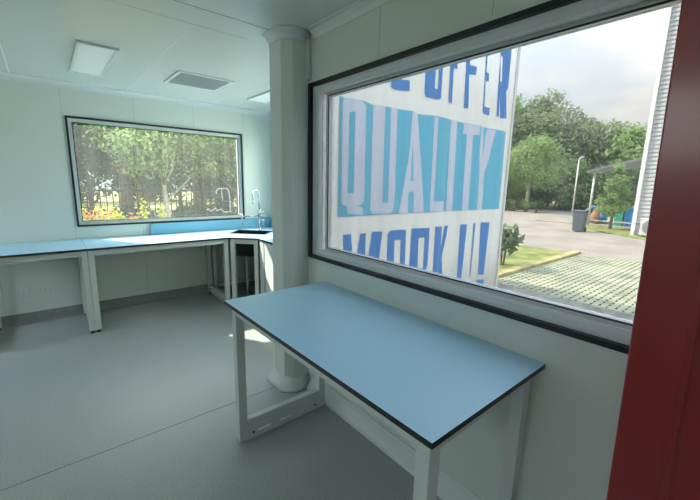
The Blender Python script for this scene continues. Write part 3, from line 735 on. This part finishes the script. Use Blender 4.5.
tree('broadleaf_tree', (4.0, 9.4, G), 3.7, 1.25, 'bushy bright green tree at the right of the back window', GB, 2, L_MDB, 13520, 0.047, M_BARK, 0.08, 0.54, 11, 4)
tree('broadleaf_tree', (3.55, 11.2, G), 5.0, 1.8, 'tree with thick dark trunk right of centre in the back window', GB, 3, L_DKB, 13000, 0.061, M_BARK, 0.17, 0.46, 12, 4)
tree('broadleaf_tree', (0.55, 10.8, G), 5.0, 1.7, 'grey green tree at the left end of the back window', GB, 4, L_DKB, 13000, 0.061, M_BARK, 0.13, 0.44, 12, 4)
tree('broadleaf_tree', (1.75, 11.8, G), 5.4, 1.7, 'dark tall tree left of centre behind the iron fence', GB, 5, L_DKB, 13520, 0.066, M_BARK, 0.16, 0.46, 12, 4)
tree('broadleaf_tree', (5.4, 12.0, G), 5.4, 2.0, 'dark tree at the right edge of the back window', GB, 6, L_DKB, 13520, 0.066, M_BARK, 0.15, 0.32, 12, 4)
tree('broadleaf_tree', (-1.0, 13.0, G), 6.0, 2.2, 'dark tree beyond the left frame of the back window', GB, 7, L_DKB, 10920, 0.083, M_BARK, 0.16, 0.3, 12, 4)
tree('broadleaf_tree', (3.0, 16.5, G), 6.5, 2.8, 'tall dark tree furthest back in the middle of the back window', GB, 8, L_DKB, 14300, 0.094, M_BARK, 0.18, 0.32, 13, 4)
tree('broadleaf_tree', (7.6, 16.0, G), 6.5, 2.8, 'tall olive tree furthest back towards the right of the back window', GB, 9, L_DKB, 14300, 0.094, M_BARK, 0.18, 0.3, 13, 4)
struct(box(-30, 60, 12.5, 60, G-0.06, G-0.02).build('lawn_back', M_BACKG))

for i, (x, y, h, r) in enumerate([(1.0, 30, 5.5, 3.2), (6.0, 30.5, 6, 3.4), (11.5, 30, 5.5, 3.4), (-4.5, 30.5, 6, 3.2), (17, 31, 6, 3.4)]):
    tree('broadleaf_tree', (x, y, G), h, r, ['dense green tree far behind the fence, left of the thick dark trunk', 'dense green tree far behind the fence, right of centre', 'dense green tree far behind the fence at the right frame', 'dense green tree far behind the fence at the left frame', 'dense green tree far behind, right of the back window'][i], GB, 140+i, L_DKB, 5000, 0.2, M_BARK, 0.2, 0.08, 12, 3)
# iron fence
t = tag(empty('iron_fence', (2.5, 10.1, G)), 'black iron picket fence running behind the back window garden', 'fence')
m = MB(); m.box(-3.0, 8.5, 10.085, 10.115, 0.15, 0.19); m.box(-3.0, 8.5, 10.085, 10.115, 1.22, 1.26); m.build('rail', M_IRON, t)
m = MB(); x = -2.9; 
while x < 8.4: m.box(x-0.011, x+0.011, 10.086, 10.114, -0.1, 1.40); x += 0.125
tag(m.build('pickets', M_IRON, t), kind='stuff')
for x in (-3.0, -1.1, 0.8, 2.7, 4.6, 6.5, 8.4): box(x-0.04, x+0.04, 10.06, 10.14, G-0.06, 1.50, bev=0.004).build('post', M_IRON, t)

def shrub(name, loc, r, h, label, group, seed, leaf, n, ls, leaf2=None, cat='shrub'):
    rng = random.Random(seed); t = tag(empty(name, loc), label, cat, group)
    b = MB()
    for i in range(7):
        a = rng.uniform(0, 2*PI); q = r*rng.uniform(0.2, 0.7)
        b.tube([(0.02*math.cos(a), 0.02*math.sin(a), -0.05), (q*0.5*math.cos(a), q*0.5*math.sin(a), h*0.5), (q*math.cos(a), q*math.sin(a), h*0.9)], [0.012, 0.009, 0.004], 6)
    o = b.build('stem', M_BARK); o.parent = t
    cl = [(rng.uniform(-.5, .5)*r, rng.uniform(-.5, .5)*r, h*rng.uniform(0.5, 0.84), r*0.55, r*0.55, h*0.28) for _ in range(7)]
    leaves('foliage', cl, n, ls, leaf, t, seed, shell=0.3)
    if leaf2:
        cl2 = [(c[0], c[1], h*rng.uniform(0.78, 0.98), r*0.4, r*0.4, h*0.12) for c in cl]
        tag(leaves('young_leaves', cl2, n//6, ls*0.8, leaf2, t, seed+50, shell=0.2), 'red young leaves')
    return t
GR = 'shrubs outside the back window'
for i, (x, y, h, lab) in enumerate([(0.36, 7.4, 1.19, 'red tipped shrub at the left corner of the back window'),
        (0.62, 7.5, 1.15, 'red tipped shrub, second from the left below the back window'),
        (0.88, 7.4, 1.12, 'low red tipped shrub, third from the left below the back window'),
        (1.12, 7.5, 1.04, 'low red tipped shrub beside the yellow green sprigs')]):
    shrub('photinia_shrub', (x, y, G), 0.24, h, lab, GR, 20+i, L_YEL, 1100, 0.028, L_RED)
shrub('yellow_shrub', (1.31, 7.3, G), 0.16, 1.24, 'yellow green sprig standing alone, left of the forked trunk', GR, 31, L_YEL, 260, 0.045)
shrub('yellow_shrub', (1.62, 7.4, G), 0.18, 1.22, 'yellow green sprig just left of the forked pale trunk', GR, 32, L_YEL, 260, 0.045)
for i, (x, y) in enumerate([(-0.6, 9.7), (0.5, 9.75), (1.6, 9.7), (2.8, 9.75), (3.9, 9.7), (5.0, 9.75)]):
    shrub('hedge_shrub', (x, y, G), 0.75, 1.02, 'dark low hedge shrub along the foot of the iron fence', 'low hedge at the fence', 40+i, L_DKB, 5000, 0.06)

GT = 'trees across the road'
tree('broadleaf_tree', (32, 17.8, G), 10.6, 4.4, 'tall mid green tree right beside the banner edge across the road', GT, 60, L_FA, 15000, 0.177, M_BARK, 0.25, 0.22, 14, 4)
tree('broadleaf_tree', (33, 14.2, G), 9.4, 3.6, 'tall thin crowned olive tree, highest across the road', GT, 61, L_FB, 13000, 0.163, M_BARK, 0.22, 0.25, 14, 5)
tree('broadleaf_tree', (34, 11.4, G), 7.4, 3.4, 'rounded olive tree behind the lamp post', GT, 62, L_FB, 13000, 0.17, M_BARK, 0.22, 0.2, 13, 4)
tree('broadleaf_tree', (35, 8.4, G), 6.6, 3.3, 'lower green tree behind the shed roof', GT, 63, L_FA, 12000, 0.17, M_BARK, 0.2, 0.2, 13, 4)
tree('broadleaf_tree', (38, 4.8, G), 7.0, 3.6, 'bright green tree behind the shed beside the ribbed building', GT, 64, L_FD, 12000, 0.184, M_BARK, 0.2, 0.2, 13, 4)
tree('broadleaf_tree', (25.0, 11.3, G), 5.0, 2.5, 'small leaning tree with bare pale trunk at the road bend', GT, 65, L_FA, 8400, 0.095, M_BARKP, 0.11, 0.42, 11, 4)
tree('broadleaf_tree', (26.5, 14.6, G), 4.6, 2.2, 'bushy yellow green tree low beside the banner edge', GT, 66, L_FD, 8400, 0.109, M_BARK, 0.12, 0.2, 11, 4)
tree('broadleaf_tree', (30, 10.6, G), 3.8, 2.2, 'dark bushy tree low behind the lamp post', GT, 67, L_FC, 8400, 0.122, M_BARK, 0.12, 0.12, 11, 4)
tree('broadleaf_tree', (31, 8.0, G), 3.6, 2.2, 'dark bushy tree low behind the shed post', GT, 68, L_FC, 8400, 0.122, M_BARK, 0.12, 0.12, 11, 4)
tree('broadleaf_tree', (29.5, 12.8, G), 3.6, 2.0, 'dark bushy tree behind the bare pale trunk', GT, 69, L_FC, 8400, 0.122, M_BARK, 0.12, 0.12, 11, 4)
tree('broadleaf_tree', (30.5, 15.5, G), 3.8, 2.2, 'dark bushy tree lowest beside the banner edge', GT, 71, L_FC, 8400, 0.122, M_BARK, 0.12, 0.12, 11, 4)
tree('conifer_tree', (18.0, 4.58, G), 2.85, 0.70, 'small cone shaped tree on the grass island before the shed', None, 70, L_FA, 6500, 0.05, M_BARK, 0.05, 0.26, 12, 0, 'cone')
for i, (x, y) in enumerate([(24.5, 12.6), (24.6, 11.9), (24.7, 11.2), (24.8, 10.5)]):
    shrub('border_shrub', (x, y, G), 0.5, 0.75, ['low border shrub nearest the banner edge at the road bend', 'low border shrub left of the bare pale trunk', 'low border shrub at the foot of the bare pale trunk', 'low border shrub right of the bare pale trunk'][i], 'border shrubs at the road bend', 80+i, [L_MID, L_OL, L_LT, L_MID][i], 420, 0.08)
shrub('garden_shrub', (7.42, 3.72, G), 0.34, 0.85, 'leafy plant poking out behind the banner edge by the lawn', None, 90, L_FC, 150, 0.13)

# ------------------------------------------------------------------ things across the road
t = tag(empty('lamp_post', (24, 8.1, G)), 'thin pale lamp post rising behind the wheeled bin', 'lamp post')
MB().tube([(24, 8.1, G-0.03), (24, 8.1, 3.2)], [0.045, 0.035], 10).build('pole', M_POLE, t)
MB().tube([(24, 8.1, 3.18), (23.97, 8.02, 3.24), (23.95, 7.86, 3.26)], [0.04, 0.045, 0.06], 8).build('lamp_head', M_POLE, t)

t = tag(empty('wheeled_bin', (15.95, 5.08, G)), 'charcoal wheeled rubbish bin standing on the concrete road', 'bin')
b = MB(); zb = G-0.005
def frustum(b, c, w0, d0, w1, d1, z0, z1):
    vs = [b.bm.verts.new((c[0]+sx*w, c[1]+sy*d, z)) for (w, d, z) in ((w0, d0, z0), (w1, d1, z1)) for (sx, sy) in ((-1,-1), (1,-1), (1,1), (-1,1))]
    for f in ((3,2,1,0), (4,5,6,7), (0,1,5,4), (1,2,6,5), (2,3,7,6), (3,0,4,7)): b.bm.faces.new([vs[i] for i in f])
frustum(b, (15.95, 5.08), 0.19, 0.16, 0.22, 0.20, zb+0.04, zb+0.78); b.build('body', M_BIN, t)
b = MB(); b.box(15.70, 16.20, 4.86, 5.30, zb+0.785, zb+0.83, bev=0.012); b.build('lid', M_BIN, t)
for y in (4.92, 5.24):
    b = MB(); b.tube([(16.16, y-0.03, zb+0.085), (16.16, y+0.03, zb+0.085)], 0.085, 14); b.build('wheel', M_BLACK, t)
MB().tube([(16.19, 4.90, zb+0.80), (16.27, 4.90, zb+0.80), (16.27, 5.26, zb+0.80), (16.19, 5.26, zb+0.80)], 0.015, 8).build('handle', M_BIN, t)

# open shed
t = tag(empty('open_shed', (21.5, 5.2, G)), 'open lean-to shed with grey sheet roof beside the ribbed building', 'shed')
b = MB(); V = [(18.7, 5.95, 2.22), (20.0, 3.2, 3.09), (22.6, 3.2, 2.75), (19.7, 6.15, 2.2)]
lo = [b.bm.verts.new(p) for p in V]; hi = [b.bm.verts.new((p[0], p[1], p[2]+0.07)) for p in V]
b.bm.faces.new(lo[::-1]); b.bm.faces.new(hi)
for i in range(4): b.bm.faces.new((lo[i], lo[(i+1) % 4], hi[(i+1) % 4], hi[i]))
b.build('roof', M_ROOF, t)
for (x, y, z) in ((19.05, 5.72, 2.24), (20.3, 3.7, 2.9), (22.3, 3.6, 2.68)): MB().tube([(x, y, G+0.0), (x, y, z)], 0.05, 10).build('post', M_POLE, t)
box(19.3, 19.36, 3.2, 5.6, 0.05, 0.10).build('rail', M_POLE, t)

def open_bin(x, y, m_, label):
    t = tag(empty('plastic_bin', (x, y, G+0.03)), label, 'bin', 'plastic bins under the shed')
    b = MB(); frustum(b, (x, y), 0.17, 0.14, 0.21, 0.17, G+0.03, G+0.80); b.build('body', m_, t)
    b = MB(); b.box(x-0.23, x+0.23, y-0.19, y+0.19, G+0.80, G+0.86, bev=0.015); b.build('lid', m_, t)
open_bin(20.0, 4.78, M_GREEN, 'green plastic bin under the shed, left of the blue one')
open_bin(20.0, 4.40, M_BLUEP, 'blue plastic bin under the shed, right of the green one')
t = tag(empty('pump', (20.3, 5.95, G+0.03)), 'blue painted pump with bent pipe under the shed', 'pump')
b = MB(); b.tube([(20.3, 6.25, G+0.03), (20.3, 6.25, G+0.55), (20.3, 6.05, G+0.75), (20.3, 5.75, G+0.78)], 0.09, 12); b.build('pipe', M_BLUEM, t)
b = MB(); b.tube([(20.45, 5.40, G+0.32), (20.45, 5.75, G+0.32)], 0.19, 16); b.build('motor', M_BLUEP, t)
box(20.2, 20.8, 5.3, 6.4, G+0.03, G+0.10).build('base', M_BIN, t)
t = tag(empty('clay_jar', (20.0, 5.72, G+0.03)), 'brown clay jar standing beside the blue pump', 'jar')
MB().lathe([(0.10, G+0.03), (0.19, G+0.2), (0.21, G+0.38), (0.15, G+0.55), (0.11, G+0.6), (0.13, G+0.64)], (19.95, 5.72), 18).build('body', M_POT, t)
MB().lathe([(0.12, G+0.642), (0.11, G+0.67), (0.03, G+0.69)], (19.95, 5.72), 18).build('lid', M_POT, t)

# ribbed building
t = tag(empty('ribbed_building', (18.5, 0.0, G)), 'tall pale building with horizontal ribbed cladding at the right', 'building')
box(16.56, 21.5, -7.0, 3.42, G-0.05, 9.5).build('wall', M_CLAD, t)
b = MB(); z = 0.0
while z < 9.4:
    b.prism([(16.56, z), (16.525, z+0.02), (16.525, z+0.09), (16.56, z+0.11)], 'y', -7.0, 3.42); z += 0.14
tag(b.build('cladding', M_CLAD, t))
box(16.44, 16.60, 3.422, 3.54, G-0.03, 9.5).build('corner_trim', M_WHITE, t)
t = tag(empty('air_conditioner', (16.2, 3.0, G)), 'outdoor air conditioner unit at the foot of the ribbed building', 'air conditioner')
box(16.10, 16.40, 2.45, 3.22, G+0.08, G+0.68, bev=0.012).build('casing', M_AC, t)
b = MB(); b.tube([(16.098, 2.90, G+0.38), (16.085, 2.90, G+0.38)], 0.25, 24); b.build('fan_grille', M_ACD, t)
for y in (2.55, 3.12): box(16.12, 16.38, y-0.03, y+0.03, G+0.02, G+0.08).build('foot', M_BIN, t)
